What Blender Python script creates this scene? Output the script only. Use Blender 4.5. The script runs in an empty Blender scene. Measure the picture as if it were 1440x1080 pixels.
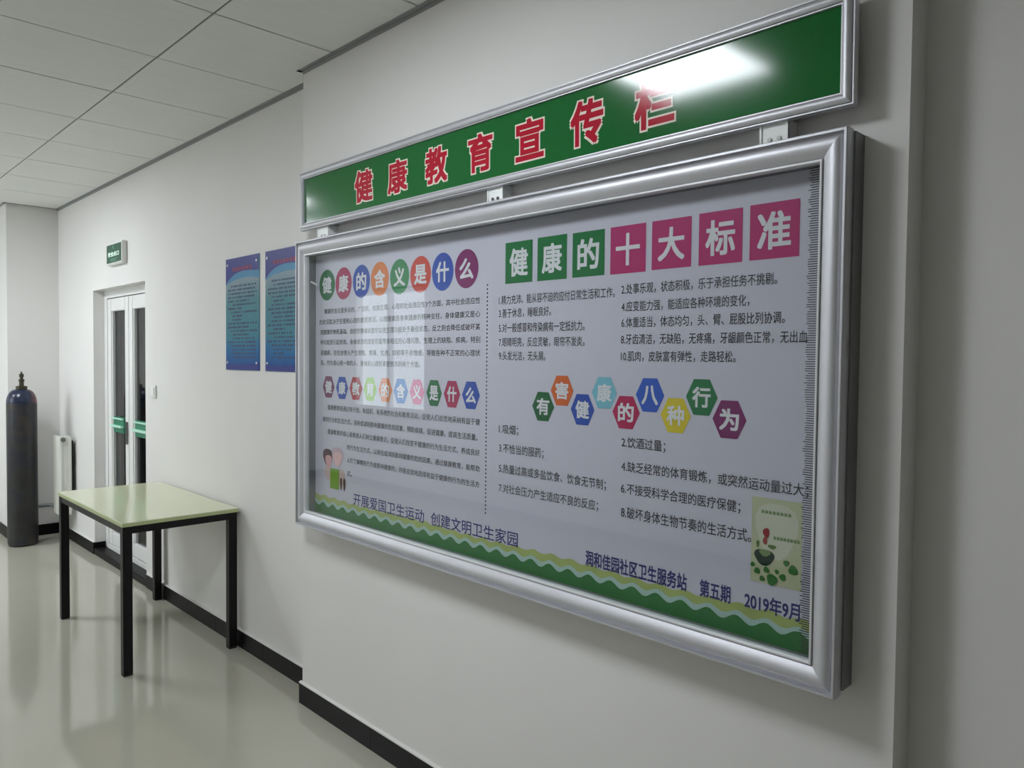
import bpy, bmesh, math, random
from mathutils import Vector, Matrix
random.seed(7)
C = bpy.context.scene.collection
SC = bpy.context.scene
PI = math.pi

# ---------------------------------------------------------------- camera
F, YAW, PIT, ROL, HC = 1064.12, math.radians(44.238), math.radians(1.8453), math.radians(.5796), 1.6027
fw = Vector((math.sin(YAW)*math.cos(PIT), math.cos(YAW)*math.cos(PIT), -math.sin(PIT)))
rt = Vector((math.cos(YAW), -math.sin(YAW), 0)); up = rt.cross(fw)
rt2 = math.cos(ROL)*rt + math.sin(ROL)*up
up2 = -math.sin(ROL)*rt + math.cos(ROL)*up
cd = bpy.data.cameras.new('camera'); cam = bpy.data.objects.new('camera', cd); C.objects.link(cam)
cd.sensor_width = 36; cd.lens = F/1440*36; cd.clip_start = .01
m = Matrix((rt2, up2, -fw)).transposed().to_4x4(); m.translation = Vector((0, 0, HC))
cam.matrix_world = m; SC.camera = cam
def ray(u, v): return fw + rt2*((u-720)/F) - up2*((v-540)/F)
def onX(u, v, X):
    d = ray(u, v); t = X/d.x; return (d.y*t, HC + d.z*t)
# ---------------------------------------------------------------- world, light, exposure
SC.view_settings.view_transform = 'Standard'; SC.view_settings.look = 'None'
SC.view_settings.gamma = 1; SC.view_settings.use_curve_mapping = False
SC.view_settings.exposure = 0.22
w = bpy.data.worlds.new('sky'); SC.world = w; w.use_nodes = True
w.node_tree.nodes['Background'].inputs[0].default_value = (.80, .88, 1, 1)
w.node_tree.nodes['Background'].inputs[1].default_value = 1.2
def area(name, loc, rot, sx, sy, power, col):
    l = bpy.data.lights.new(name, 'AREA'); l.shape = 'RECTANGLE'; l.size = sx; l.size_y = sy
    l.energy = power; l.color = col
    o = bpy.data.objects.new(name, l); C.objects.link(o); o.location = loc; o.rotation_euler = rot; return o
# daylight through the windows of the opposite wall (area light in each opening)
XL = -1.95                                   # inner face of the left wall
WIN = [(6.86, 8.4)]   # window openings along Y
WZ0, WZ1 = .95, 2.45
for i, (a, b) in enumerate(WIN):
    area('window_daylight', (XL-.18, (a+b)/2, (WZ0+WZ1)/2), (0, -PI/2, 0), WZ1-WZ0, b-a, 26, (.93, .97, 1))
# ---------------------------------------------------------------- helpers
def lin(c):
    return tuple((x/12.92 if x <= .04045 else ((x+.055)/1.055)**2.4) for x in [v/255 for v in c])
def mat(name, rgb, rough=.5, metal=0, noise=0, scale=8, bump=0, bscale=200, coat=0, spec=.5, emit=0, coatr=.03, stretch=None):
    m = bpy.data.materials.new(name); m.use_nodes = True; nt = m.node_tree; b = nt.nodes['Principled BSDF']
    c = lin(rgb)+(1,)
    b.inputs['Base Color'].default_value = c; b.inputs['Roughness'].default_value = rough
    b.inputs['Metallic'].default_value = metal; b.inputs['Specular IOR Level'].default_value = spec
    b.inputs['Coat Weight'].default_value = coat; b.inputs['Coat Roughness'].default_value = coatr
    tc = nt.nodes.new('ShaderNodeTexCoord'); mp = nt.nodes.new('ShaderNodeMapping'); nt.links.new(tc.outputs['Object'], mp.inputs[0])
    if stretch: mp.inputs['Scale'].default_value = stretch
    if noise:
        n = nt.nodes.new('ShaderNodeTexNoise'); n.inputs['Scale'].default_value = scale; n.inputs['Detail'].default_value = 4
        nt.links.new(mp.outputs[0], n.inputs[0])
        mx = nt.nodes.new('ShaderNodeMix'); mx.data_type = 'RGBA'
        mx.inputs['A'].default_value = tuple(max(0, x*(1-noise)) for x in c[:3])+(1,)
        mx.inputs['B'].default_value = tuple(min(1, x*(1+noise)) for x in c[:3])+(1,)
        nt.links.new(n.outputs[0], mx.inputs['Factor']); nt.links.new(mx.outputs['Result'], b.inputs['Base Color'])
    if bump:
        n = nt.nodes.new('ShaderNodeTexNoise'); n.inputs['Scale'].default_value = bscale; nt.links.new(mp.outputs[0], n.inputs[0])
        bp = nt.nodes.new('ShaderNodeBump'); bp.inputs['Strength'].default_value = bump; bp.inputs['Distance'].default_value = .002
        nt.links.new(n.outputs[0], bp.inputs['Height']); nt.links.new(bp.outputs[0], b.inputs['Normal'])
    if emit:
        b.inputs['Emission Color'].default_value = c; b.inputs['Emission Strength'].default_value = emit
    return m
def glass(name, tint=(1, 1, 1), refl=1.45, rough=.0):
    m = bpy.data.materials.new(name); m.use_nodes = True; nt = m.node_tree; nt.nodes.clear()
    o = nt.nodes.new('ShaderNodeOutputMaterial'); t = nt.nodes.new('ShaderNodeBsdfTransparent'); g = nt.nodes.new('ShaderNodeBsdfGlossy')
    t.inputs[0].default_value = tint+(1,); g.inputs['Roughness'].default_value = rough
    # Schlick reflectance from the facing angle (same for both faces of the pane)
    lw = nt.nodes.new('ShaderNodeLayerWeight'); lw.inputs[0].default_value = .5
    pw = nt.nodes.new('ShaderNodeMath'); pw.operation = 'POWER'; pw.inputs[1].default_value = 5; nt.links.new(lw.outputs['Facing'], pw.inputs[0])
    r0 = ((refl-1)/(refl+1))**2
    f = nt.nodes.new('ShaderNodeMath'); f.operation = 'MULTIPLY_ADD'; f.inputs[1].default_value = 1-r0; f.inputs[2].default_value = r0; nt.links.new(pw.outputs[0], f.inputs[0])
    mx = nt.nodes.new('ShaderNodeMixShader'); nt.links.new(f.outputs[0], mx.inputs[0]); nt.links.new(t.outputs[0], mx.inputs[1])
    nt.links.new(g.outputs[0], mx.inputs[2]); nt.links.new(mx.outputs[0], o.inputs[0]); return m
M = dict(
    wall=mat('wall_paint', (226, 224, 221), .55, noise=.03, scale=2.5, bump=.15, bscale=60, spec=.35),
    ceil=mat('ceiling_panel', (229, 230, 226), .8, noise=.05, scale=3, bump=.2, bscale=90, stretch=(1, 8, 1)),
    grid=mat('ceiling_grid', (96, 97, 98), .5),
    cavity=mat('cavity', (60, 60, 60), .9),
    trim=mat('grey_trim', (150, 151, 150), .5),
    floor=mat('polished_tile', (174, 171, 157), .085, noise=.05, scale=1.4, bump=.015, bscale=5, spec=.85),
    skirt=mat('black_skirting', (15, 13, 14), .4, noise=.2, scale=20, spec=.15),
    grout=mat('white_caulk', (214, 213, 208), .7),
    alu=mat('brushed_aluminium', (200, 200, 205), .5, metal=.72, noise=.04, scale=30, bump=.03, bscale=300),
    bead=mat('silver_bead', (226, 226, 228), .3, metal=.25, spec=.6),
    alu2=mat('satin_aluminium', (176, 177, 180), .45, metal=.9),
    box=mat('grey_box_metal', (128, 130, 130), .5, metal=.3),
    inner=mat('box_inside', (120, 121, 124), .5, metal=.2),
    white=mat('white_pvc', (228, 228, 226), .35),
    bracket=mat('white_bracket', (236, 238, 236), .4),
    black=mat('black_paint', (20, 16, 18), .42, noise=.15, scale=12, spec=.25),
    rubber=mat('black_rubber', (16, 16, 16), .7),
    steel=mat('screw_steel', (120, 120, 118), .3, metal=1),
    green=mat('header_green', (20, 100, 44), .11, spec=.42, noise=.05, scale=3),
    red=mat('header_red', (176, 26, 48), .11, spec=.42),
    hwhite=mat('letter_white', (236, 226, 214), .11, spec=.42),
    paper=mat('poster_paper', (206, 200, 214), .35, noise=.015, scale=2),
    ink=mat('ink_black', (44, 42, 50), .5),
    navy=mat('ink_navy', (38, 30, 110), .5),
    bwhite=mat('badge_letter_white', (226, 222, 226), .4, spec=.25),
    wgreen=mat('wave_green', (26, 110, 42), .35, noise=.12, scale=5),
    wwhite=mat('wave_pale', (172, 198, 190), .35),
    wlime=mat('wave_lime', (168, 180, 104), .35, noise=.25, scale=9),
    glass=glass('clear_glass', (.93, .95, .95), 1.40, .0),
    doorglass=glass('door_glass', (.55, .56, .58), 1.5, .01),
    tabletop=mat('pale_green_laminate', (212, 214, 182), .12, noise=.04, scale=2, spec=.75),
    tableedge=mat('pale_edge_band', (176, 186, 138), .35),
    pushgreen=mat('green_plastic', (44, 134, 100), .3),
    pale=mat('pale_green_plastic', (190, 232, 214), .3),
    signgreen=mat('exit_green', (26, 84, 62), .3),
    signlit=mat('exit_white', (220, 245, 235), .4, emit=.35),
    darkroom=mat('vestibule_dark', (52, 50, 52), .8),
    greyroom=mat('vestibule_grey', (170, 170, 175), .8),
    rad=mat('radiator_enamel', (218, 219, 210), .3),
    pipe=mat('grey_pipe', (128, 134, 131), .4, metal=.3),
    brass=mat('old_brass', (74, 70, 58), .4, metal=.8),
    cable=mat('white_cable', (222, 226, 224), .5),
    diffuser=mat('lamp_diffuser', (243, 249, 255), .5, emit=34.0),
)
def root_of(p):
    while p.parent: p = p.parent
    return p
def link(name, me, m, parent=None, smooth=False):
    if m is not None: me.materials.append(M[m] if isinstance(m, str) else m)
    if smooth:
        for p in me.polygons: p.use_smooth = True
    o = bpy.data.objects.new(name, me); C.objects.link(o)
    if parent is not None:
        o.parent = parent; L = root_of(parent).location
        me.transform(Matrix.Translation(-L))
    return o
def obj(name, bm, m, parent=None, smooth=False, bevel=0):
    if bevel: bmesh.ops.bevel(bm, geom=[e for e in bm.edges if e.calc_face_angle(0) > .5], offset=bevel, segments=2, affect='EDGES', clamp_overlap=True)
    bmesh.ops.recalc_face_normals(bm, faces=bm.faces)
    me = bpy.data.meshes.new(name); bm.to_mesh(me); bm.free()
    return link(name, me, m, parent, smooth)
def box(bm, x0, x1, y0, y1, z0, z1):
    r = bmesh.ops.create_cube(bm, size=1)
    bmesh.ops.scale(bm, vec=(abs(x1-x0), abs(y1-y0), abs(z1-z0)), verts=r['verts'])
    bmesh.ops.translate(bm, vec=((x0+x1)/2, (y0+y1)/2, (z0+z1)/2), verts=r['verts'])
    return r['verts']
def bx(name, m, parent, *b, bevel=0):
    bm = bmesh.new()
    if isinstance(b[0], (tuple, list)):
        for q in b: box(bm, *q)
    else: box(bm, *b)
    return obj(name, bm, m, parent, bevel=bevel)
def cyl(bm, p, axis, r, h, n=20, r2=None):
    """cylinder from point p along axis letter for length h"""
    mt = {'x': Matrix.Rotation(PI/2, 4, 'Y'), 'y': Matrix.Rotation(-PI/2, 4, 'X'), 'z': Matrix.Identity(4)}[axis]
    res = bmesh.ops.create_cone(bm, segments=n, radius1=r, radius2=r if r2 is None else r2, depth=h, cap_ends=True,
                                matrix=Matrix.Translation(p) @ mt @ Matrix.Translation((0, 0, h/2)))
    return res['verts']
def lathe(bm, cx, cy, prof, n=40):
    rings = []
    for r, z in prof:
        if r < 1e-5: rings.append([bm.verts.new((cx, cy, z))])
        else: rings.append([bm.verts.new((cx+r*math.cos(2*PI*i/n), cy+r*math.sin(2*PI*i/n), z)) for i in range(n)])
    for a, b in zip(rings, rings[1:]):
        for i in range(n):
            j = (i+1) % n
            if len(a) == 1 and len(b) == 1: continue
            if len(a) == 1: bm.faces.new((a[0], b[i], b[j]))
            elif len(b) == 1: bm.faces.new((a[i], a[j], b[0]))
            else: bm.faces.new((a[i], a[j], b[j], b[i]))
def tube(bm, pts, r, n=8):
    rings = []
    for k, p in enumerate(pts):
        p = Vector(p); a = Vector(pts[max(0, k-1)]); b = Vector(pts[min(len(pts)-1, k+1)]); t = (b-a).normalized()
        s = t.cross(Vector((0, 0, 1))); s = s.normalized() if s.length > .01 else Vector((1, 0, 0)); q = t.cross(s)
        rings.append([bm.verts.new(p+r*(math.cos(2*PI*i/n)*s+math.sin(2*PI*i/n)*q)) for i in range(n)])
    for a, b in zip(rings, rings[1:]):
        for i in range(n): bm.faces.new((a[i], a[(i+1) % n], b[(i+1) % n], b[i]))
    bm.faces.new(rings[0]); bm.faces.new(rings[-1])
def thing(name, label, cat, loc, group=None):
    o = bpy.data.objects.new(name, None); C.objects.link(o); o.location = loc; o.empty_display_size = .1
    o['label'] = label; o['category'] = cat
    if group: o['group'] = group
    bpy.context.view_layer.update(); return o
def struct(o): o['kind'] = 'structure'; return o

# ---------------------------------------------------------------- main sizes (metres)
H = 2.900; XF = 1.8275; XP = 1.7329; YP0, YP1 = .5779, 3.1541; YC = 7.7074; XC = 1.435
HS = .0943; GX0, GY0 = 1.2098, 3.4773
YB, YE = -3.2, 9.1; TH = .15
DY0, DY1, DZ = 5.499, 6.684, 2.1187
SK = .012
# ---------------------------------------------------------------- setting
struct(bx('floor', 'floor', None, XL-.4, XF+.6, YB-TH, YE+TH, -.1, 0))
struct(bx('wall_right', 'wall', None, (XF, XF+.2, YB, DY0, 0, H+.1), (XF, XF+.2, DY1, YE, 0, H+.1), (XF, XF+.2, DY0, DY1, DZ, H+.1)))
struct(bx('wall_pilaster', 'wall', None, XP, XF, YP0, YP1, 0, H+.03))
struct(bx('wall_column', 'wall', None, XC, XF, YC, YC+.45, 0, H+.03))
struct(bx('wall_end', 'wall', None, XL-.25, XF+.2, YE, YE+TH, 0, H+.1))
struct(bx('wall_behind', 'wall', None, XL-.25, XF+.2, YB-TH, YB, 0, H+.1))
q = []; prev = YB
for a, b in WIN: q.append((XL-.25, XL, prev, a, 0, H+.1)); q += [(XL-.25, XL, a, b, 0, WZ0), (XL-.25, XL, a, b, WZ1, H+.1)]; prev = b
q.append((XL-.25, XL, prev, YE, 0, H+.1))
struct(bx('wall_left', 'wall', None, *q))
for i, (a, b) in enumerate(WIN):
    wn = struct(bx('window_%d' % (i+1), 'white', None, (XL-.1, XL-.04, a, a+.06, WZ0, WZ1), (XL-.1, XL-.04, b-.06, b, WZ0, WZ1), (XL-.1, XL-.04, a, b, WZ0, WZ0+.06),
        (XL-.1, XL-.04, a, b, WZ1-.06, WZ1), (XL-.1, XL-.04, (a+b)/2-.03, (a+b)/2+.03, WZ0, WZ1)))
    bx('window_sill', 'white', wn, XL-.1, XL+.05, a-.04, b+.04, WZ0-.03, WZ0+.002)
    bx('glass_pane', 'glass', wn, XL-.073, XL-.067, a+.05, b-.05, WZ0+.05, WZ1-.05)
# ceiling: slab over a grid of lay-in panels
ce = struct(bx('ceiling', 'cavity', None, XL-.1, XF+.1, YB, YE, H+.03, H+.1))
bars = []
xs = [GX0+.6*k for k in range(-6, 2)]; ys = [GY0+.6*k for k in range(-12, 15)]
LAMPS = [(-2, -3), (-2, 4), (-4, 6)]      # cell indices (x, y) of light panels; last two added unseen to brighten the far end
tile_me = None
def cell(i, j): return GX0+.6*i, GX0+.6*(i+1), GY0+.6*j, GY0+.6*(j+1)
g = .0035
for i in range(-6, 2):
    for j in range(-12, 14):
        x0, x1, y0, y1 = cell(i, j)
        if (i, j) in LAMPS: continue
        x0 = max(x0, XL); x1 = min(x1, XF); y0 = max(y0, YB); y1 = min(y1, YE)
        if x1-x0 < .02 or y1-y0 < .02: continue
        full = (x1-x0 > .599 and y1-y0 > .599)
        if full and tile_me:
            o = bpy.data.objects.new('ceiling_tile', tile_me); C.objects.link(o); o.parent = ce; o.location = ((x0+x1)/2, (y0+y1)/2, H+random.uniform(-.0006, .0006))
        else:
            bm = bmesh.new(); hx, hy = (x1-x0)/2-g, (y1-y0)/2-g; box(bm, -hx, hx, -hy, hy, 0, .012)
            o = obj('ceiling_tile', bm, 'ceil', None, bevel=.0015); o.parent = ce; o.location = ((x0+x1)/2, (y0+y1)/2, H)
            if full: tile_me = o.data
bm = bmesh.new()
for x in xs: box(bm, x-.012, x+.012, YB, YE, H+.0035, H+.03) if XL < x < XF else None
for y in ys: box(bm, XL, XF, y-.012, y+.012, H+.0036, H+.029) if YB < y < YE else None
obj('ceiling_grid', bm, 'grid', ce)
tw = .022
struct(bx('trim_1', 'trim', None, (XF-tw, XF, YP1+tw, YC, H-.003, H+.01), (XF-.002, XF, YP1+tw, YC, H-.016, H+.01)))
struct(bx('trim_2', 'trim', None, (XP-tw, XP, YP0-tw, YP1+tw, H-.003, H+.01), (XP-.002, XP, YP0, YP1, H-.018, H+.01),
    (XP-tw, XF, YP1, YP1+tw, H-.003, H+.01), (XP, XF, YP1, YP1+.002, H-.018, H+.01), (XP-tw, XF, YP0-tw, YP0, H-.003, H+.01)))
struct(bx('trim_3', 'trim', None, (XC-tw, XF, YC-tw, YC, H-.003, H+.01), (XC-tw, XC, YC-tw, YC+.45, H-.003, H+.01)))
struct(bx('trim_4', 'trim', None, XF-tw, XF, YB, YP0-tw, H-.003, H+.01))
# skirtings: black tiles with pale joints
def skirt_y(name, x, y0, y1, joints, h=HS, face=-1):
    """run along Y on a wall whose face is at x, protruding to -X"""
    base = struct(bx(name, 'grout', None, x-SK+.003, x-.0002, y0+.001, y1-.001, 0, h-.004))
    cuts = [y0]+sorted(j for j in joints if y0 < j < y1)+[y1]
    for a, b in zip(cuts, cuts[1:]):
        bx('skirting_tile', 'skirt', base, x-SK, x-.0005, a+(.0012 if a > y0 else 0), b-(.0012 if b < y1 else 0), .0, h-random.uniform(0, .0015))
    # uneven caulk bead
    bm = bmesh.new(); n = max(2, int((y1-y0)/.05)); vs = []
    for i in range(n+1):
        y = y0+(y1-y0)*i/n; dz = random.uniform(-.001, .0015)
        vs.append([bm.verts.new(p) for p in ((x-SK-.0008, y, h-.001), (x-SK, y, h+.003+dz), (x, y, h+.006+dz), (x, y, h-.003))])
    for a, b in zip(vs, vs[1:]):
        for k in range(4): bm.faces.new((a[k], a[(k+1) % 4], b[(k+1) % 4], b[k]))
    obj('caulk_bead', bm, 'grout', base)
    return base
jf = [YP1+.6*k+.02 for k in range(1, 14)]
skirt_y('baseboard_right', XF, YP1, DY0-.03, [3.72, 4.32, 4.92])
skirt_y('baseboard_right_far', XF, DY1-.0, YC, [7.2])
skirt_y('baseboard_pilaster', XP, YP0-SK, YP1+SK, [2.577, 1.977, 1.377, .777])
skirt_y('baseboard_right_near', XF, YB, YP0, [-2, -1.4, -.8, -.2])
b = struct(bx('baseboard_pilaster_end', 'skirt', None, (XP-.0005, XF-SK, YP1, YP1+SK, 0, HS), (XP-.0005, XF-SK, YP0-SK, YP0, 0, HS)))
b = struct(bx('baseboard_column', 'skirt', None, (XC-SK, XF-SK, YC-SK, YC-.0002, 0, HS), (XC-SK, XC-.0002, YC, YC+.45, 0, HS)))
struct(bx('baseboard_end', 'skirt', None, XL, XF, YE-SK, YE-.0002, 0, HS))
struct(bx('baseboard_left', 'skirt', None, XL+.0002, XL+SK, YB, YE, 0, HS))

# ---------------------------------------------------------------- door
XD = 1.9083
d = bpy.data.objects.new('door_1', None); C.objects.link(d); d.location = (XF, (DY0+DY1)/2, 0); d['kind'] = 'structure'
bpy.context.view_layer.update()
bx('sill', 'skirt', d, XF-.009, XF+.15, DY0-.03, DY1, 0, .052, bevel=.003)
bx('reveal_skirting', 'skirt', d, XF-.0005, XD-.005, DY1-.012, DY1-.0005, .05, HS)
fr = .07
bx('door_frame', 'white', d, (XD, XD+.07, DY1-fr, DY1, .052, DZ), (XD, XD+.07, DY0, DY0+fr, .052, DZ), (XD, XD+.07, DY0+fr, DY1-fr, DZ-.06, DZ),
   (XD-.004, XD+.06, DY0+fr, DY1-fr, .052, .085))
ym = (DY0+DY1)/2+.02
for k, (a, b2) in enumerate([(ym+.002, DY1-fr-.003), (DY0+fr+.003, ym-.002)]):
    z0, z1 = .092, DZ-.066; st = .085
    lf = bx('door_leaf', 'white', d, (XD+.004, XD+.055, a, a+st, z0, z1), (XD+.004, XD+.055, b2-st, b2, z0, z1),
            (XD+.004, XD+.055, a+st, b2-st, z1-.1, z1), (XD+.004, XD+.055, a+st, b2-st, z0, z0+.1), bevel=.004)
    bx('glazing_bead', 'white', lf, (XD+.012, XD+.05, a+st, a+st+.014, z0+.1, z1-.1), (XD+.012, XD+.05, b2-st-.014, b2-st, z0+.1, z1-.1))
    bx('glass_pane', 'doorglass', lf, XD+.028, XD+.034, a+st+.01, b2-st-.01, z0+.1, z1-.1)
    yy0, yy1 = a+st-.01, b2-st+.0
    pl = bx('push_plate', 'pushgreen', lf, XD-.006, XD+.02, yy0+.012, yy1-.07, 1.005, 1.125, bevel=.005)
    bx('push_rail', 'pale', lf, (XD-.024, XD-.008, yy0+.01, yy1-.06, 1.108, 1.120), (XD-.03, XD-.008, yy0+.01, yy1-.06, 1.045, 1.064), bevel=.004)
bx('lock', 'steel', d, XD-.012, XD+.005, ym+.02, ym+.045, .93, 1.10, bevel=.003)
# small vestibule behind the door
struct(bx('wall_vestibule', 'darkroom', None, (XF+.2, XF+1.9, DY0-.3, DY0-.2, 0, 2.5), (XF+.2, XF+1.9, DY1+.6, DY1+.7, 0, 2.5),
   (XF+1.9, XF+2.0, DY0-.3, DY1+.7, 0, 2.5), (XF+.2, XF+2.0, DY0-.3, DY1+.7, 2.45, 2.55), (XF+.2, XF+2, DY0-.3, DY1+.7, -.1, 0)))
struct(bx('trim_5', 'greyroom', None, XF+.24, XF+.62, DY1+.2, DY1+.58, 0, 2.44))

# ---------------------------------------------------------------- ceiling light panels
for n, (i, j) in enumerate(LAMPS):
    x0, x1, y0, y1 = cell(i, j)
    lab = ['square white ceiling light panel above the notice board, mirrored in the green header',
           'unseen ceiling light panel added to brighten the wall around the double door',
           'unseen ceiling light panel added to brighten the far end, nearest the window wall']
    lab = lab[n]
    t = thing('ceiling_light', lab, 'light', ((x0+x1)/2, (y0+y1)/2, H), 'light panels set in the ceiling grid')
    bx('lamp_frame', 'white', t, (x0+.004, x0+.02, y0+.004, y1-.004, H-.001, H+.012), (x1-.02, x1-.004, y0+.004, y1-.004, H-.001, H+.012),
       (x0+.02, x1-.02, y0+.004, y0+.02, H-.001, H+.012), (x0+.02, x1-.02, y1-.02, y1-.004, H-.001, H+.012))
    bx('diffuser', 'diffuser', t, x0+.02, x1-.02, y0+.02, y1-.02, H+.003, H+.010)

# ---------------------------------------------------------------- text helper: flat print lying on a plane x = X, read from the room
_cache = {}
def glyphs(s, res=2):
    k = (s, res)
    if k not in _cache:
        c = bpy.data.curves.new('t', 'FONT'); c.body = s; c.size = 1; c.resolution_u = res
        o = bpy.data.objects.new('t', c); C.objects.link(o)
        me = bpy.data.meshes.new_from_object(o.evaluated_get(bpy.context.evaluated_depsgraph_get()))
        bpy.data.objects.remove(o); bpy.data.curves.remove(c)
        me.materials.clear()
        _cache[k] = me
    return _cache[k].copy()
def text(name, s, X, yl, yr, zb, zt, m, parent, off=.0, res=2, slant=0, ref=None):
    """fit string between Y=yl (left) and yr (right), Z zb..zt. ref=(off) keeps bounds of another weight"""
    g0 = glyphs(s, res); rf = off if ref is None else ref
    vx = [v.co.copy() for v in g0.vertices]; fc = [tuple(p.vertices) for p in g0.polygons]
    x0, x1 = min(v.x for v in vx)-rf, max(v.x for v in vx)+rf; y0, y1 = min(v.y for v in vx)-rf, max(v.y for v in vx)+rf
    # heavier weights: copies of the outline laid over each other, shifted by the extra stroke width
    ring = [(1, 1), (-1, 1), (1, -1), (-1, -1), (1, 0), (-1, 0), (0, 1), (0, -1)]
    if off < .004: sh = [(0, 0)]
    elif off < .015: sh = [(a*off*.7, b*off*.7) for a, b in ring[:4]]
    else: sh = [(0, 0)]+[(a*off*.9, b*off*.9) for a, b in ring]+([(a*off*.45, b*off*.45) for a, b in ring] if off > .05 else [])
    V = []; Fc = []
    for n_, (dx, dy) in enumerate(sh):
        o_ = len(V)
        for v in vx:
            a = (v.x+dx-x0)/(x1-x0); yv = v.y+dy; b_ = (yv-y0)/(y1-y0) if y1-y0 > .3 else .5+(yv-(y0+y1)/2)
            V.append((X-n_*.000004, yl+(yr-yl)*a, zb+(zt-zb)*b_))
        Fc += [tuple(q_+o_ for q_ in f_) for f_ in fc]
    me = bpy.data.meshes.new(name); me.from_pydata(V, [], Fc)
    me.name = name
    return link(name, me, m, parent)
def poly(name, pts, X, m, parent, t=.0):
    """flat printed shape: pts = (Y,Z) list"""
    bm = bmesh.new(); vs = [bm.verts.new((X, y, z)) for y, z in pts]; bm.faces.new(vs)
    return obj(name, bm, m, parent)

# ---------------------------------------------------------------- frames
def framed(t, X0, ya, yb, za, zb, prof, m, tilt=None, name='frame_rail'):
    """mitred rectangular frame; prof = list of (inset, height above X0 toward the room)"""
    for side in range(4):
        bm = bmesh.new(); ends = []
        for e in range(2):
            ring = []
            for u, dd in prof:
                y0, y1, z0, z1 = ya+u, yb-u, za+u, zb-u
                cs = [(y1, z1), (y0, z1), (y0, z0), (y1, z0)]
                y, z = cs[(side+e) % 4]; ring.append(bm.verts.new((X0-dd, y, z)))
            ends.append(ring)
        n = len(prof)
        for k in range(n): bm.faces.new((ends[0][k], ends[0][(k+1) % n], ends[1][(k+1) % n], ends[1][k]))
        bm.faces.new(ends[0]); bm.faces.new(ends[1])
        o = obj(name, bm, m, t)
        o.data.polygons.foreach_set('use_smooth', [True]*len(o.data.polygons)); o.data.set_sharp_from_angle(angle=math.radians(28))

# ================================================================ display board
BY0, BY1, BZ0, BZ1 = .6737, 3.0696, .864, 2.1095
XPO = 1.712
t = thing('notice_board', 'wide silver-framed glazed notice board of health texts on the pilaster', 'notice board', (XP, (BY0+BY1)/2, BZ0))
board = t
XB0 = 1.683
dome = [(.0115+.044*a/12, .0255+.0095*math.sin(PI*(a/12)**.8)-.0045*(a/12)) for a in range(13)]
framed(t, XB0, BY0, BY1, BZ0, BZ1, [(0, 0), (0, .033), (.002, .035), (.007, .035), (.008, .024), (.011, .024)]+dome+[(.056, .017), (.0575, .017), (.0575, 0)], 'alu')
framed(t, XB0, BY0, BY1, BZ0, BZ1, [(.0576, 0), (.0576, .0235), (.059, .0245), (.0625, .0245), (.0638, .022), (.0638, 0)], 'bead', name='inner_bead')
# back box
i1 = .004
bx('back_box', 'box', t, (XB0, XP-.0003, BY0-.004+i1*0, BY0+.03, BZ0+.012, BZ1-.004), (XB0, XP-.0003, BY1-.03, BY1-.012, BZ0+.012, BZ1-.004),
   (XB0, XP-.0003, BY0+.03, BY1-.03, BZ1-.04, BZ1-.004), (XB0, XP-.0003, BY0+.03, BY1-.03, BZ0+.012, BZ0+.045), (XPO+.006, XP-.0003, BY0+.03, BY1-.03, BZ0+.045, BZ1-.04))
py0, py1, pz0, pz1 = BY0+.068, BY1-.066, BZ0+.05, BZ1-.05
bx('inner_lining', 'inner', t, (XB0-.002, XPO+.006, BY0+.052, BY0+.066, BZ0+.05, BZ1-.05), (XB0-.002, XPO+.006, BY1-.064, BY1-.052, BZ0+.05, BZ1-.05),
   (XB0-.002, XPO+.006, BY0+.052, BY1-.052, BZ1-.062, BZ1-.05), (XB0-.002, XPO+.006, BY0+.052, BY1-.052, BZ0+.05, BZ0+.0585))
bx('glass_pane', 'glass', t, 1.668, 1.672, BY0+.055, BY1-.055, BZ0+.055, BZ1-.055)
po = bx('poster', 'paper', t, XPO, XPO+.004, BY0+.066, BY1-.066, BZ0+.058, BZ1-.062)
pY0, pY1, pZ0, pZ1 = BY0+.066, BY1-.066, BZ0+.0585, BZ1-.062
def P(u, v): return onX(u, v, XPO)
def Z5(x, y): return (420+x/5.143, 330+y/5.143)
def Z6(x, y): return (420+x/5.143, 510+y/5.143)
def Z7(x, y): return (680+x/3, 270+y/3)
def Z8(x, y): return (680+x/3, 510+y/3)
def extent(u, v, wpx, hpx):
    yl = P(u-wpx/2, v)[0]; yr = P(u+wpx/2, v)[0]; zt = P(u, v-hpx/2)[1]; zb = P(u, v+hpx/2)[1]
    return yl, yr, zb, zt
badge_cols = {}
def colmat(c):
    if c not in badge_cols:
        badge_cols[c] = mat('print_%02x%02x%02x' % c, c, .4, spec=.25); M['c%02x%02x%02x' % c] = badge_cols[c]
    return badge_cols[c]
def badge(ch, pos, wpx, hpx, col, kind, zc=None, sc=.62, off=.03, wmul=1.0, corners=None):
    yl, yr, zb, zt = extent(pos[0], pos[1], wpx, hpx)
    if zc is not None: hh = (zt-zb)/2; zb, zt = zc-hh, zc+hh
    cy, cz, ry, rz = (yl+yr)/2, (zb+zt)/2, abs(yl-yr)/2, (zt-zb)/2
    X = XPO-.0006
    if kind == 'round': pts = [(cy+ry*math.cos(2*PI*i/36), cz+rz*math.sin(2*PI*i/36)) for i in range(36)]
    elif kind == 'hexagon': pts = [(cy+ry*a, cz+rz*b_) for a, b_ in ((1, 0), (.5, 1), (-.5, 1), (-1, 0), (-.5, -1), (.5, -1))]
    else: pts = [(cy+ry, cz+rz), (cy-ry, cz+rz), (cy-ry, cz-rz), (cy+ry, cz-rz)]
    poly('%s_badge' % kind, pts, X, colmat(col), po)
    text('lettering', ch, X-.0006, cy+ry*sc*wmul, cy-ry*sc*wmul, cz-rz*sc, cz+rz*sc, 'bwhite', po, off=off, res=3)
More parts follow.
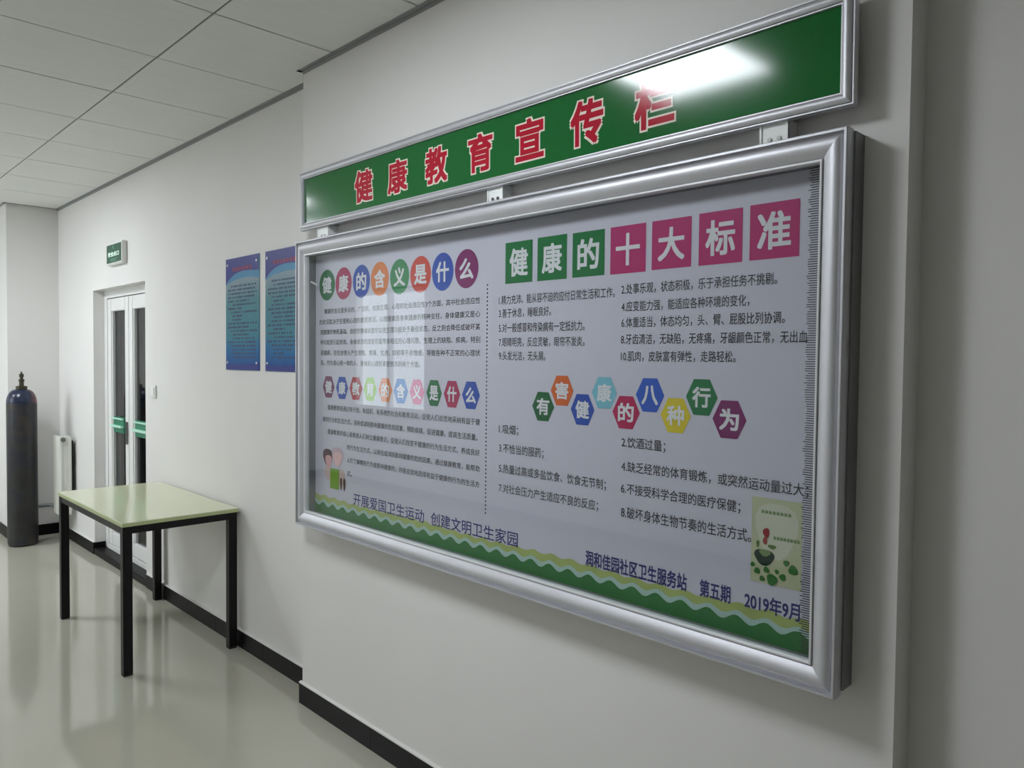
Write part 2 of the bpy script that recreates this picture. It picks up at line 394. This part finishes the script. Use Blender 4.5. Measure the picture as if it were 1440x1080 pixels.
# first heading, round badges
GRN, CRI, BLU, ORA, GR2, RED, PUR, MAG = (24, 110, 62), (176, 38, 88), (34, 74, 172), (224, 122, 58), (38, 132, 76), (206, 62, 46), (128, 24, 98), (186, 44, 110)
for ch, x, y, ww, hh, c in [('健', 207, 365, 112, 222, GRN), ('康', 326, 352, 118, 232, CRI), ('的', 455, 337, 124, 240, BLU), ('含', 588, 320, 130, 248, ORA),
        ('义', 731, 304, 138, 256, GR2), ('是', 883, 287, 150, 266, RED), ('什', 1043, 268, 156, 276, BLU), ('么', 1216, 246, 170, 284, PUR)]:
    badge(ch, Z5(x, y), ww/5.143, hh/5.143, c, 'round', sc=.54, wmul=1.1)
LIM, SKY, PNK, TEA, YEL = (150, 200, 54), (62, 124, 200), (218, 98, 150), (122, 186, 204), (220, 196, 44)
for ch, x, y, ww, hh, c in [('健', 218, 175, 85, 155, (120, 34, 92)), ('康', 315, 183, 88, 160, BLU), ('教', 415, 187, 93, 165, (176, 30, 50)), ('育', 518, 192, 95, 170, LIM),
        ('的', 628, 198, 100, 172, ORA), ('含', 740, 206, 106, 178, SKY), ('义', 857, 212, 108, 180, PNK), ('是', 980, 220, 112, 187, GRN),
        ('什', 1110, 228, 120, 192, CRI), ('么', 1247, 236, 130, 198, BLU)]:
    badge(ch, Z6(x, y), ww/5.143, hh/5.143, c, 'hexagon', sc=.58, wmul=.98)
for ch, x0, x1, y0, y1, c in [('健', 93, 207, 208, 383, (12, 112, 56)), ('康', 228, 352, 185, 371, (12, 112, 56)), ('的', 376, 511, 165, 356, (12, 112, 56)), ('十', 536, 685, 140, 342, MAG),
        ('大', 711, 877, 113, 322, MAG), ('标', 909, 1093, 79, 303, MAG), ('准', 1124, 1334, 42, 280, MAG)]:
    badge(ch, Z7((x0+x1)/2, (y0+y1)/2), (x1-x0)/3, (y1-y0)/3, c, 'square', sc=.68, off=.026)
for ch, x, y, ww, hh, c in [('有', 252, 185, 92, 122, (18, 96, 50)), ('害', 332, 118, 96, 126, (214, 96, 30)), ('健', 418, 198, 100, 130, BLU), ('康', 510, 127, 106, 132, TEA),
        ('的', 602, 210, 116, 138, (184, 24, 84)), ('八', 703, 137, 120, 142, (42, 88, 190)), ('种', 811, 223, 128, 146, YEL), ('行', 921, 146, 134, 152, (36, 116, 70)), ('为', 1038, 240, 144, 160, (126, 34, 100))]:
    badge(ch, Z8(x, y), ww/3, hh/3, c, 'hexagon', sc=.58)
def line(s, a, b_, h, m='ink', off=.011, res=2, X=None):
    ya, za = P(*a); yb, zb = P(*b_); hh = P(a[0], a[1]-h/2)[1]-P(a[0], a[1]+h/2)[1]; z = (za+zb)/2
    return text('text_line', s, XPO-.0006, ya, yb, z-hh/2, z+hh/2, m, po, off=off, res=res)
Rx = 1314
L1 = ["健康的含义是多元的、广泛的，包括生理、心理和社会适应性3个方面，其中社会适应性",
      "的状况取决于生理和心理的素质状况。心理健康是身体健康的精神支柱，身体健康又是心",
      "理健康的物质基础。良好的情绪状态可以使生理功能处于最佳状态，反之则会降低或破坏某",
      "种功能而引起疾病。身体状况的改变可能带来相应的心理问题，生理上的缺陷、疾病，特别",
      "是痼疾，往往会使人产生烦恼、焦躁、忧虑、抑郁等不良情绪，导致各种不正常的心理状",
      "态。作为身心统一体的人，身体和心理是紧密依存的两个方面。"]
for s, (xa, ya, xb, yb) in zip(L1, [(187, 552, Rx, 480), (152, 630, Rx, 578), (158, 705, Rx, 668), (158, 778, Rx, 760), (160, 855, Rx, 855), (160, 928, 880, 936)]):
    line(s, Z5(xa, ya), Z5(xb, yb), 7.6)
L2 = ["健康教育是通过有计划、有组织、有系统的社会和教育活动，促使人们自觉地采纳有益于健",
      "康的行为和生活方式，消除或减轻影响健康的危险因素，预防疾病，促进健康，提高生活质量。",
      "健康教育的核心是教育人们树立健康意识，促使人们改变不健康的行为生活方式，养成良好",
      "的行为生活方式，以降低或消除影响健康的危险因素。通过健康教育，能帮助",
      "人们了解哪些行为是影响健康的，并能自觉地选择有益于健康的行为的生活方", "式。"]
for s, (xa, ya, xb, yb) in zip(L2, [(210, 326, Rx-2, 425), (175, 408, 1295, 540), (210, 500, Rx-4, 650), (350, 612, Rx-4, 768), (350, 708, Rx-6, 878), (350, 800, 386, 805)]):
    line(s, Z6(xa, ya), Z6(xb, yb), 7.6)
for s, xa, ya, xb, yb in [("1.精力充沛、能从容不迫的应付日常生活和工作。", 65, 455, 555, 425), ("3.善于休息，睡眠良好。", 65, 512, 285, 503), ("5.对一般感冒和传染病有一定抵抗力。", 65, 572, 427, 565),
        ("7.眼睛明亮，反应灵敏，眼帘不发炎。", 65, 632, 427, 632), ("9.头发光洁，无头屑。", 65, 690, 262, 693)]:
    line(s, Z7(xa, ya), Z7(xb, yb), 13.2, res=3)
for s, xa, ya, xb, yb in [("2.处事乐观，状态积极，乐于承担任务不挑剔。", 582, 410, 1240, 365), ("4.应变能力强，能适应各种环境的变化，", 582, 485, 1122, 455), ("6.体重适当，体态均匀，头、臂、屁股比列协调。", 582, 552, 1272, 528),
        ("8.牙齿清洁，无缺陷，无疼痛，牙龈颜色正常，无出血", 580, 622, 1368, 610), ("10.肌肉，皮肤富有弹性，走路轻松。", 580, 690, 1065, 698)]:
    line(s, Z7(xa, ya), Z7(xb, yb), 15, res=3)
for s, xa, ya, xb, yb in [("1.吸烟；", 65, 280, 147, 288), ("3.不恰当的服药；", 65, 360, 254, 384), ("5.热量过高或多盐饮食、饮食无节制；", 65, 445, 517, 517), ("7.对社会压力产生适应不良的反应；", 65, 528, 484, 604)]:
    line(s, Z8(xa, ya), Z8(xb, yb), 14.2, res=3)
for s, xa, ya, xb, yb in [("2.饮酒过量；", 582, 333, 768, 358), ("4.缺乏经常的体育锻炼，或突然运动量过大；", 582, 435, 1372, 545), ("6.不接受科学合理的医疗保健；", 580, 528, 1084, 612), ("8.破坏身体生物节奏的生活方式。", 580, 625, 1130, 735)]:
    line(s, Z8(xa, ya), Z8(xb, yb), 16.5, res=3)
# slogan and footer in navy
line("开展爱国卫生运动", (497, 701), (596.5, 727), 17, 'navy', .012, 3)
line("创建文明卫生家园", (606, 730), (728.5, 758.5), 19, 'navy', .012, 3)
line("润和佳园社区卫生服务站", (823.5, 783), (966, 821), 22, 'navy', .026, 3)
line("第五期", (984, 825), (1027.5, 838), 24.5, 'navy', .026, 3)
line("2019年9月", (1047, 842), (1125, 863), 24.5, 'navy', .022, 3)
# dotted divider
bm = bmesh.new(); ya, za = P(683.6, 401); yb_, zb_ = P(684.8, 722)
n = 58
for i in range(n):
    z = za+(zb_-za)*i/(n-1); bmesh.ops.create_circle(bm, cap_ends=True, segments=8, radius=.0035, matrix=Matrix.Translation((XPO-.0006, (ya+yb_)/2, z)) @ Matrix.Rotation(PI/2, 4, 'Y'))
obj('dotted_divider', bm, 'ink', po)['kind'] = 'stuff'
# waves along the bottom of the poster
PER = .0795; PH = P(1034.8, 868.5)[0]
def wave(Y, zc, amp, ph=0, p=PER): return zc+amp*math.cos(2*PI*(Y-PH+ph)/p)
def wband(name, lo, hi, X, m):
    bm = bmesh.new(); N = 420; prevv = None
    for i in range(N+1):
        Y = pY0+(pY1-pY0)*i/N
        a = bm.verts.new((X, Y, lo(Y))); b_ = bm.verts.new((X, Y, hi(Y)))
        if prevv: bm.faces.new((prevv[0], a, b_, prevv[1]))
        prevv = (a, b_)
    return obj(name, bm, m, po)
ZW = .9625
wband('lime_wave', lambda Y: .965, lambda Y: ZW+.035+.004*math.cos(2*PI*(Y-PH+.01)/PER)+.003*math.sin(Y*9), XPO-.0004, 'wlime')
wband('pale_wave', lambda Y: .95, lambda Y: ZW+.014+.0062*math.cos(2*PI*(Y-PH+.004)/PER), XPO-.0008, 'wwhite')
wband('green_wave', lambda Y: pZ0, lambda Y: wave(Y, ZW, .0085), XPO-.0012, 'wgreen')
# small picture of a potted flower in the corner
px = [P(1057, 697), P(1057, 816)]
ybL = P(1057, 750)[0]; yR = P(1128, 760)[0]; zt = P(1057, 697)[1]-.0; zb_ = P(1057, 816)[1]
X = XPO-.0007
poly('picture_ground', [(ybL, zt), (yR, zt), (yR, zb_), (ybL, zb_)], X, colmat((192, 192, 158)), po)
def blob(name, u, v, ru, rv, c, k, ph=0):
    y, z = P(u, v); yl, yr, z0, z1 = extent(u, v, 2*ru, 2*rv); ry, rz = abs(yl-yr)/2, (z1-z0)/2
    pts = []
    for i in range(18):
        a = 2*PI*i/18; r = 1+.1*math.sin(3*a+ph); pts.append((y+ry*r*math.cos(a), z+rz*r*math.sin(a)))
    poly(name, pts, XPO-.0008-.0003*k, colmat(c), po)
blob('printed_glow', 1092, 745, 30, 40, (206, 205, 184), 0)
blob('printed_pot', 1075, 783, 14, 11.5, (26, 48, 38), 2); blob('printed_pot_rim', 1076, 777, 8, 5, (120, 140, 90), 3)
blob('printed_flower', 1078, 749, 4.5, 7, (150, 40, 44), 4, 1); blob('printed_flower', 1076.5, 760, 3, 6, (170, 70, 66), 4, 2)
blob('printed_leaf', 1066, 764, 2, 5, (90, 120, 60), 3); blob('printed_leaf', 1086, 769, 6, 3, (92, 118, 58), 3)
for u, v, r in [(1065, 802, 4), (1078, 801, 4), (1086, 815, 7.5), (1101, 812, 4.5), (1093, 804, 3), (1106, 792, 4), (1115.5, 802, 6.5), (1072, 813, 3.5), (1059, 793, 3)]:
    blob('printed_leaf', u, v, r, r*1.05, (62, 118, 56), 5, u)
for (a, b_, h) in [((1071, 716), (1114, 728), 4), ((1088, 755), (1126, 764), 4)]:
    ya, za = P(*a); yb2, zb2 = P(*b_); n = 8
    bm = bmesh.new()
    for i in range(n):
        y = ya+(yb2-ya)*(i+.1)/n; y2 = ya+(yb2-ya)*(i+.8)/n; z = (za+zb2)/2
        vs = [bm.verts.new(p) for p in ((XPO-.0016, y, z-.004), (XPO-.0016, y2, z-.004), (XPO-.0016, y2, z+.003), (XPO-.0016, y, z+.004))]; bm.faces.new(vs)
    obj('picture_caption', bm, colmat((128, 150, 100)), po)
# small printed drawing: two figures behind a green panel
for a in [('printed_hair', 461, 642, 6.5, 12, (92, 60, 66), 1), ('printed_head', 462.5, 648, 4.5, 9, (226, 170, 172), 2), ('printed_hair', 474.5, 641, 8.5, 13, (205, 178, 190), 1),
          ('printed_head', 475, 645, 6.5, 10, (232, 186, 186), 2), ('printed_body', 462, 665, 5, 10, (214, 184, 180), 1), ('printed_body', 480, 672, 5, 13, (206, 180, 172), 1),
          ('printed_leg', 480, 680, 1.6, 9, (88, 62, 50), 2), ('printed_leg', 484.5, 681, 1.6, 9, (88, 62, 50), 2)]:
    blob(*a)
y1_, z1_ = P(465, 658); y2_, z2_ = P(477, 689)
poly('printed_panel', [(y1_, z1_), (y2_, z1_), (y2_, z2_), (y1_, z2_)], XPO-.0022, colmat((124, 164, 40)), po)
# dark teeth standing in for the moire reflection in the glass, right end
bm = bmesh.new(); z = pZ0+.012; k = 0
while z < pZ1-.004:
    ln = .031+random.uniform(-.004, .004); box(bm, 1.688, 1.6895, pY0, pY0+ln, z, z+.0019); z += .0054; k += 1
cs = obj('moire_teeth', bm, colmat((58, 56, 55)), t); cs['kind'] = 'stuff'
# white cable end and small clip in the left end
bm = bmesh.new()
c0 = [(436, 397), (440, 396.5), (444, 398), (447, 400), (449, 402)]
tube(bm, [(1.688,)+onX(433, 392, 1.688)]+[(1.690,)+onX(u-3, v, 1.690) for u, v in c0], .0035); obj('cable', bm, 'cable', t, smooth=True)
yy, zz = onX(434, 490, 1.69); bx('cable_clip', 'white', t, 1.684, 1.697, yy-.006, yy+.006, zz-.012, zz+.012, bevel=.002)
# black knobs on the top edge
for u, v in [(502, 323), (652, 291.5), (797, 257), (994, 213)]:
    yy = onX(u, v, 1.70)[0]; bm = bmesh.new(); cyl(bm, (1.700, yy, BZ1-.004), 'z', .008, .012, 12); cyl(bm, (1.700, yy, BZ1+.008), 'z', .004, .004, 10)
    obj('lock_knob', bm, 'rubber', t, smooth=False)

# ================================================================ header sign
HY0, HY1, HZ0, HZ1 = .6725, 3.0735, 2.1625, 2.414
XH0 = 1.695
t = thing('header_sign', 'long green header sign with red white-edged characters above the notice board', 'sign', (XP, (HY0+HY1)/2, HZ0))
dome = [(.006+.020*a/8, .018+.008*math.sin(PI*(.15+.7*a/8))) for a in range(9)]
framed(t, XH0, HY0, HY1, HZ0, HZ1, [(0, 0), (0, .018), (.001, .020), (.004, .020), (.0045, .017)]+dome+[(.0275, .016), (.0275, .019), (.0305, .019), (.031, .010), (.031, 0)], 'alu')
bx('sign_box', 'alu2', t, XH0, XH0+.016, HY0+.006, HY1-.006, HZ0+.006, HZ1-.006)
pn = bx('green_panel', 'green', t, 1.6825, XH0+.001, HY0+.0305, HY1-.0305, HZ0+.0305, HZ1-.0305)
def PH_(u, v): return onX(u, v, 1.6825)
zlist = []
for ch, u, v, wp_, hp_ in [('健', 512.3, 262.5, 26, 50), ('康', 559.8, 249, 28.5, 52), ('教', 614.4, 232.5, 32, 57), ('育', 676.4, 214.5, 36, 60), ('宣', 745.8, 196.2, 41.5, 66), ('传', 826.3, 170.5, 48, 73), ('栏', 921.5, 142.0, 58, 82)]:
    yl = PH_(u-wp_/2, v)[0]; yr = PH_(u+wp_/2, v)[0]; yc, zc = PH_(u, v)
    hh = (PH_(u, v-hp_/2)[1]-PH_(u, v+hp_/2)[1])/2; zlist.append((round(zc, 3), round(hh*2, 3), round(abs(yl-yr), 3)))
    zc = 2.2865 + (zc-2.2865)*.3; hh = .060*.5+hh*.5
    text('letter_outline', ch, 1.6819, yl, yr, zc-hh, zc+hh, 'hwhite', pn, off=.075, res=3, ref=.05)
    text('red_letter', ch, 1.6813, yl, yr, zc-hh, zc+hh, 'red', pn, off=.032, res=3, ref=.05)
print('HEADER', zlist)
for u0, u1, v0 in [(1072, 1112, 180), (689, 711, 272), (450, 465, 326)]:
    ya, yb2 = onX(u0, v0, 1.70)[0], onX(u1, v0, 1.70)[0]
    y0, y1 = min(ya, yb2), max(ya, yb2); ym_ = (y0+y1)/2
    br = bx('bracket', 'bracket', t, (1.689, 1.692, y0, y1, BZ1-.002, HZ0+.004), (1.686, 1.692, y0, y0+.006, BZ1-.002, HZ0+.004), (1.686, 1.692, y1-.006, y1, BZ1-.002, HZ0+.004),
            (1.692, XP-.0003, y0, y0+.003, BZ1-.002, HZ0+.004), (1.692, XP-.0003, y1-.003, y1, BZ1-.002, HZ0+.004), bevel=.0006)
    for dy in (-.013, .011):
        bm = bmesh.new(); cyl(bm, (1.6860, ym_+dy, BZ1+.017), 'x', .0055, .004, 14); obj('screw', bm, 'steel', br)

t.rotation_euler = (0, -.015, 0)
# ================================================================ blue posters on the far wall
pm = bpy.data.materials.new('blue_print'); pm.use_nodes = True; nt = pm.node_tree; b = nt.nodes['Principled BSDF']
tc = nt.nodes.new('ShaderNodeTexCoord'); sp = nt.nodes.new('ShaderNodeSeparateXYZ'); nt.links.new(tc.outputs['Generated'], sp.inputs[0])
cr = nt.nodes.new('ShaderNodeValToRGB'); e = cr.color_ramp.elements
nz = nt.nodes.new('ShaderNodeTexNoise'); nz.inputs['Scale'].default_value = 2.2; nt.links.new(tc.outputs['Generated'], nz.inputs[0])
mr = nt.nodes.new('ShaderNodeMath'); mr.operation = 'MULTIPLY_ADD'; mr.inputs[1].default_value = .14; nt.links.new(nz.outputs[0], mr.inputs[0])
sb = nt.nodes.new('ShaderNodeMath'); sb.operation = 'SUBTRACT'; sb.inputs[1].default_value = .07; nt.links.new(sp.outputs['Z'], sb.inputs[0]); nt.links.new(sb.outputs[0], mr.inputs[2])
nt.links.new(mr.outputs[0], cr.inputs[0]); nt.links.new(cr.outputs[0], b.inputs['Base Color']); b.inputs['Roughness'].default_value = .35; b.inputs['Specular IOR Level'].default_value = .1
stops = [(0, (22, 52, 138)), (.04, (22, 52, 138)), (.06, (24, 84, 150)), (.16, (28, 104, 160)), (.30, (62, 128, 148)), (.6, (84, 136, 144)), (.8, (140, 158, 170)), (.84, (110, 158, 172)), (1, (90, 150, 170))]
while len(e) < len(stops): e.new(.5)
for el, (p_, c_) in zip(e, stops): el.position = p_; el.color = lin(c_)+(1,)
for (u0, u1), lab, nl in [((319, 365.5), 'blue information poster with red title, the left one by the door side', 20), ((374.5, 428), 'blue information poster with red title, partly hidden behind the notice board edge', 20)]:
    ya = onX(u0, 440, XF)[0]; yb2 = onX(u1, 440, XF)[0]
    if u0 > 370: yb2 = ya-.405
    z1, z0 = 2.146, 1.531
    t = thing('wall_poster', lab, 'poster', (XF, (ya+yb2)/2, z0), 'blue posters on the far wall')
    pp = bx('printed_sheet', pm, t, XF-.005, XF-.0003, yb2, ya, z0, z1)
    W_ = ya-yb2
    # dark blue arc at the head
    pts = [(ya, z1), (yb2, z1), (yb2, z1-.085)]+[(yb2+W_*k/12, z1-.088+.012*math.sin(PI*k/12)-.055*(k/12)**5) for k in range(1, 13)]
    poly('blue_arc', pts, XF-.0054, colmat((8, 20, 124)), pp)
    pts = [(yb2, z1-.086)]+[(yb2+W_*k/12, z1-.089+.012*math.sin(PI*k/12)-.055*(k/12)**5) for k in range(1, 13)]
    pts += [(yb2+W_*k/12, z1-.098-.03*(1-k/12)+.006*math.sin(PI*k/6)-.05*(k/12)**5) for k in range(12, -1, -1)]
    poly('cyan_arc', pts, XF-.0053, colmat((56, 130, 172)), pp)
    poly('foot_band', [(ya, z0), (yb2, z0), (yb2, z0+.03), (ya, z0+.03)], XF-.0054, colmat((18, 40, 128)), pp)
    bm = bmesh.new()
    for k in range(7):
        y = ya-.09-.034*k
        for q_ in range(3): 
            yy = y-.008*q_; z = z1-.062+random.uniform(-.002, .002); vs = [bm.verts.new(c_) for c_ in ((XF-.0058, yy, z-.011), (XF-.0058, yy-.006, z-.011), (XF-.0058, yy-.006, z+.011), (XF-.0058, yy, z+.011))]; bm.faces.new(vs)
    obj('red_title', bm, colmat((150, 24, 62)), pp)
    bm = bmesh.new(); z = z1-.155
    for k in range(nl):
        y = ya-.03-random.choice((0, .04, .06)); yend = yb2+random.choice((.03, .04, .05, .12, .2))
        while y > yend:
            l = random.uniform(.008, .018); hgt = random.uniform(.004, .0058)
            vs = [bm.verts.new(c_) for c_ in ((XF-.0056, y, z-hgt), (XF-.0056, y-l, z-hgt), (XF-.0056, y-l, z+hgt), (XF-.0056, y, z+hgt))]; bm.faces.new(vs)
            y -= l+random.choice((.002, .003, .012))
        z -= .0205
    o = obj('small_print', bm, colmat((44, 66, 100)), pp); o['kind'] = 'stuff'
    for yy in (ya-.025, yb2+.025):
        for zz in (z1-.035, z0+.04):
            bm = bmesh.new(); cyl(bm, (XF-.009, yy, zz), 'x', .007, .005, 12); obj('mirror_nail', bm, 'alu', t)

# ================================================================ exit sign, switch
ex = XF-.036; y1, y0, z0, z1 = onX(149.5, 345, ex)[0], onX(171.5, 345, ex)[0], onX(171.5, 368.5, ex)[1], onX(171.5, 337, ex)[1]
t = thing('exit_sign', 'small green emergency exit sign box above the double door', 'sign', (XF, (y0+y1)/2, z0))
bx('sign_body', 'white', t, XF-.036, XF-.0003, y0, y1, z0, z1, bevel=.005)
fp = bx('sign_face', 'signgreen', t, XF-.0385, XF-.035, y0+.02, y1-.016, z0+.014, z1-.014)
text('lettering', '安全出口', XF-.0392, y1-.05, y0+.06, z0+.058, z0+.092, 'signlit', fp, off=.03)
text('lettering', 'EXIT', XF-.0392, y1-.12, y0+.12, z0+.024, z0+.042, colmat((130, 190, 170)), fp, off=.01)
bm = bmesh.new()
for c_ in [((y1-.155), z0+.108, .012), ]:
    bmesh.ops.create_circle(bm, cap_ends=True, segments=12, radius=.007, matrix=Matrix.Translation((XF-.0392, y1-.165, z1-.024)) @ Matrix.Rotation(PI/2, 4, 'Y'))
for a_ in [((y1-.15, z1-.03), (y1-.17, z1-.03), (y1-.185, z1-.05), (y1-.172, z1-.05))]:
    bm.faces.new([bm.verts.new((XF-.0392, y_, z_)) for y_, z_ in a_])
obj('running_figure', bm, colmat((130, 190, 170)), fp)
t = thing('light_switch', 'white light switch plate on the wall right of the double door', 'switch', (XF, 5.33, 1.32))
bx('switch_plate', 'white', t, XF-.010, XF-.0003, 5.285, 5.371, 1.322, 1.408, bevel=.003)
bx('rocker', 'bracket', t, XF-.014, XF-.009, 5.302, 5.354, 1.338, 1.392, bevel=.002)

# ================================================================ table
TX0, TX1, TY0, TY1, TZ = 1.216, 1.812, 4.0, 5.19, .7735
t = thing('side_table', 'plain rectangular table with pale green top and black square legs against the wall', 'table', ((TX0+TX1)/2, (TY0+TY1)/2, 0))
tp = bx('tabletop', 'tabletop', t, TX0, TX1, TY0, TY1, TZ-.021, TZ, bevel=.0025)
bx('edge_band', 'tableedge', tp, (TX0-.0012, TX0+.003, TY0-.001, TY1+.001, TZ-.0205, TZ-.0035), (TX0, TX1, TY0-.0012, TY0+.003, TZ-.0205, TZ-.0035))
lg = .045; ins = .004
for x0 in (TX0+ins, TX1-ins-lg-.004):
    for y0 in (TY0+ins, TY1-ins-lg):
        lgo = bx('leg', 'black', t, x0, x0+lg, y0, y0+lg, .012, TZ-.0215, bevel=.003)
        bx('foot_cap', 'rubber', lgo, x0+.001, x0+lg-.001, y0+.001, y0+lg-.001, 0, .0125)
ap = .037; za, zb_ = TZ-.0215-ap, TZ-.0215
for q_ in [(TX0+ins+.002, TX0+ins+.027, TY0+ins+lg, TY1-ins-lg, za, zb_), (TX1-ins-.031, TX1-ins-.006, TY0+ins+lg, TY1-ins-lg, za, zb_),
           (TX0+ins+lg, TX1-ins-lg-.004, TY0+ins+.002, TY0+ins+.027, za, zb_), (TX0+ins+lg, TX1-ins-lg-.004, TY1-ins-.027, TY1-ins-.002, za, zb_)]:
    bx('apron_rail', 'black', t, *q_)

# ================================================================ gas cylinder
CX, CY, R = 1.478, 7.418, .111
cmn = bpy.data.materials.new('worn_cylinder_paint'); cmn.use_nodes = True; nt = cmn.node_tree; b = nt.nodes['Principled BSDF']
tc = nt.nodes.new('ShaderNodeTexCoord'); sp = nt.nodes.new('ShaderNodeSeparateXYZ'); nt.links.new(tc.outputs['Object'], sp.inputs[0])
n1 = nt.nodes.new('ShaderNodeTexNoise'); n1.inputs['Scale'].default_value = 5; nt.links.new(tc.outputs['Object'], n1.inputs[0])
cr = nt.nodes.new('ShaderNodeValToRGB'); e = cr.color_ramp.elements
st = [(.3, (28, 30, 32)), (.48, (44, 44, 41)), (.56, (31, 34, 44)), (.68, (54, 47, 41))]
while len(e) < 4: e.new(.5)
for el, (p_, c_) in zip(e, st): el.position = p_; el.color = lin(c_)+(1,)
nt.links.new(n1.outputs[0], cr.inputs[0]); nt.links.new(cr.outputs[0], b.inputs['Base Color']); b.inputs['Roughness'].default_value = .42
csh = bpy.data.materials.new('worn_blue_shoulder'); csh.use_nodes = True; nt = csh.node_tree; b2_ = nt.nodes['Principled BSDF']
tc = nt.nodes.new('ShaderNodeTexCoord'); sp = nt.nodes.new('ShaderNodeSeparateXYZ'); nt.links.new(tc.outputs['Object'], sp.inputs[0])
cr = nt.nodes.new('ShaderNodeValToRGB'); e = cr.color_ramp.elements
e[0].position = .50; e[0].color = lin((30, 38, 62))+(1,); e[1].position = .60; e[1].color = lin((96, 44, 50))+(1,)
ad = nt.nodes.new('ShaderNodeMath'); ad.operation = 'MULTIPLY_ADD'; ad.inputs[1].default_value = 2; ad.inputs[2].default_value = .42
nt.links.new(sp.outputs['X'], ad.inputs[0]); nt.links.new(ad.outputs[0], cr.inputs[0]); nt.links.new(cr.outputs[0], b2_.inputs['Base Color']); b2_.inputs['Roughness'].default_value = .25
t = thing('gas_cylinder', 'tall dark worn steel gas cylinder with blue and red shoulder standing by the column', 'gas cylinder', (CX, CY, 0))
bm = bmesh.new(); lathe(bm, CX, CY, [(0, .004), (R-.02, .0), (R-.006, .006), (R, .025), (R, 1.18), (R-.0005, 1.20)], 48); obj('cylinder_body', bm, cmn, t, smooth=True)
bm = bmesh.new(); lathe(bm, CX, CY, [(R-.0003, 1.198)]+[(.04+(R-.04)*math.cos(a*PI/2/8), 1.20+.112*math.sin(a*PI/2/8)) for a in range(0, 9)]+[(0, 1.314)], 48); obj('shoulder', bm, csh, t, smooth=True)
bm = bmesh.new(); lathe(bm, CX, CY, [(0, 1.31), (.040, 1.31), (.042, 1.315), (.042, 1.335), (.036, 1.340), (0, 1.341)], 24); obj('neck_ring', bm, 'brass', t, smooth=False)
bm = bmesh.new(); lathe(bm, CX, CY, [(.019, 1.34), (.017, 1.375), (.022, 1.378), (.022, 1.395), (.013, 1.398), (.013, 1.415), (.019, 1.418), (.017, 1.44), (.006, 1.446), (.006, 1.46), (0, 1.461)], 16)
vo = obj('valve', bm, 'brass', t)
bm = bmesh.new(); cyl(bm, (CX, CY+.012, 1.388), 'y', .010, .03, 12); obj('valve_outlet', bm, 'brass', vo)

# ================================================================ radiator with pipe
RX0, RX1, RY0, RZ0, RZ1 = 1.695, 1.795, 7.20, .235, .925
t = thing('radiator', 'white column radiator by the wall corner, between gas cylinder and door', 'radiator', (1.745, 7.3, 0))
for k in range(4):
    y = RY0+.055*k
    bm = bmesh.new()
    for x in (RX0+.018, RX1-.018):
        lathe(bm, x, y, [(0, RZ0+.01), (.014, RZ0+.012), (.017, RZ0+.03), (.017, RZ1-.03), (.014, RZ1-.012), (0, RZ1-.01)], 14)
    box(bm, RX0+.012, RX1-.012, y-.010, y+.010, RZ0+.015, RZ0+.055); box(bm, RX0+.012, RX1-.012, y-.010, y+.010, RZ1-.055, RZ1-.015)
    box(bm, RX0+.034, RX1-.034, y-.006, y+.006, RZ0+.05, RZ1-.05)
    obj('radiator_section', bm, 'rad', t)
bm = bmesh.new(); 
for z in (RZ0+.035, RZ1-.035): cyl(bm, ((RX0+RX1)/2, RY0-.008, z), 'y', .018, .19, 14)
obj('header_pipe', bm, 'rad', t)
for z, x in ((RZ1-.035, (RX0+RX1)/2-.02), (RZ0+.035, (RX0+RX1)/2)):
    bm = bmesh.new(); cyl(bm, (x, RY0-.030, z), 'y', .021, .022, 6); obj('end_plug', bm, 'steel' if z > .5 else 'rad', t)
bx('gap_shade', 'rubber', t, RX1+.004, RX1+.012, RY0+.0, RY0+.17, RZ0+.06, RZ1-.05)  # black sheet standing in for the shade in the gap behind the radiator
bx('wall_bracket', 'rad', t, (RX1-.02, XF-.0003, RY0+.08, RY0+.1, RZ1-.09, RZ1-.07), (RX1-.02, XF-.0003, RY0+.08, RY0+.1, RZ0+.07, RZ0+.09))
bm = bmesh.new(); tube(bm, [(1.745, 7.37, RZ0+.035), (1.745, 7.60, RZ0+.035), (1.742, 7.655, RZ0+.035), (1.70, 7.67, RZ0+.035), (1.60, 7.67, RZ0+.035)], .017, 10)
cyl(bm, (1.60, 7.67, RZ0+.035), 'y', .016, YC-7.67, 10)
obj('supply_pipe', bm, 'pipe', t, smooth=True)
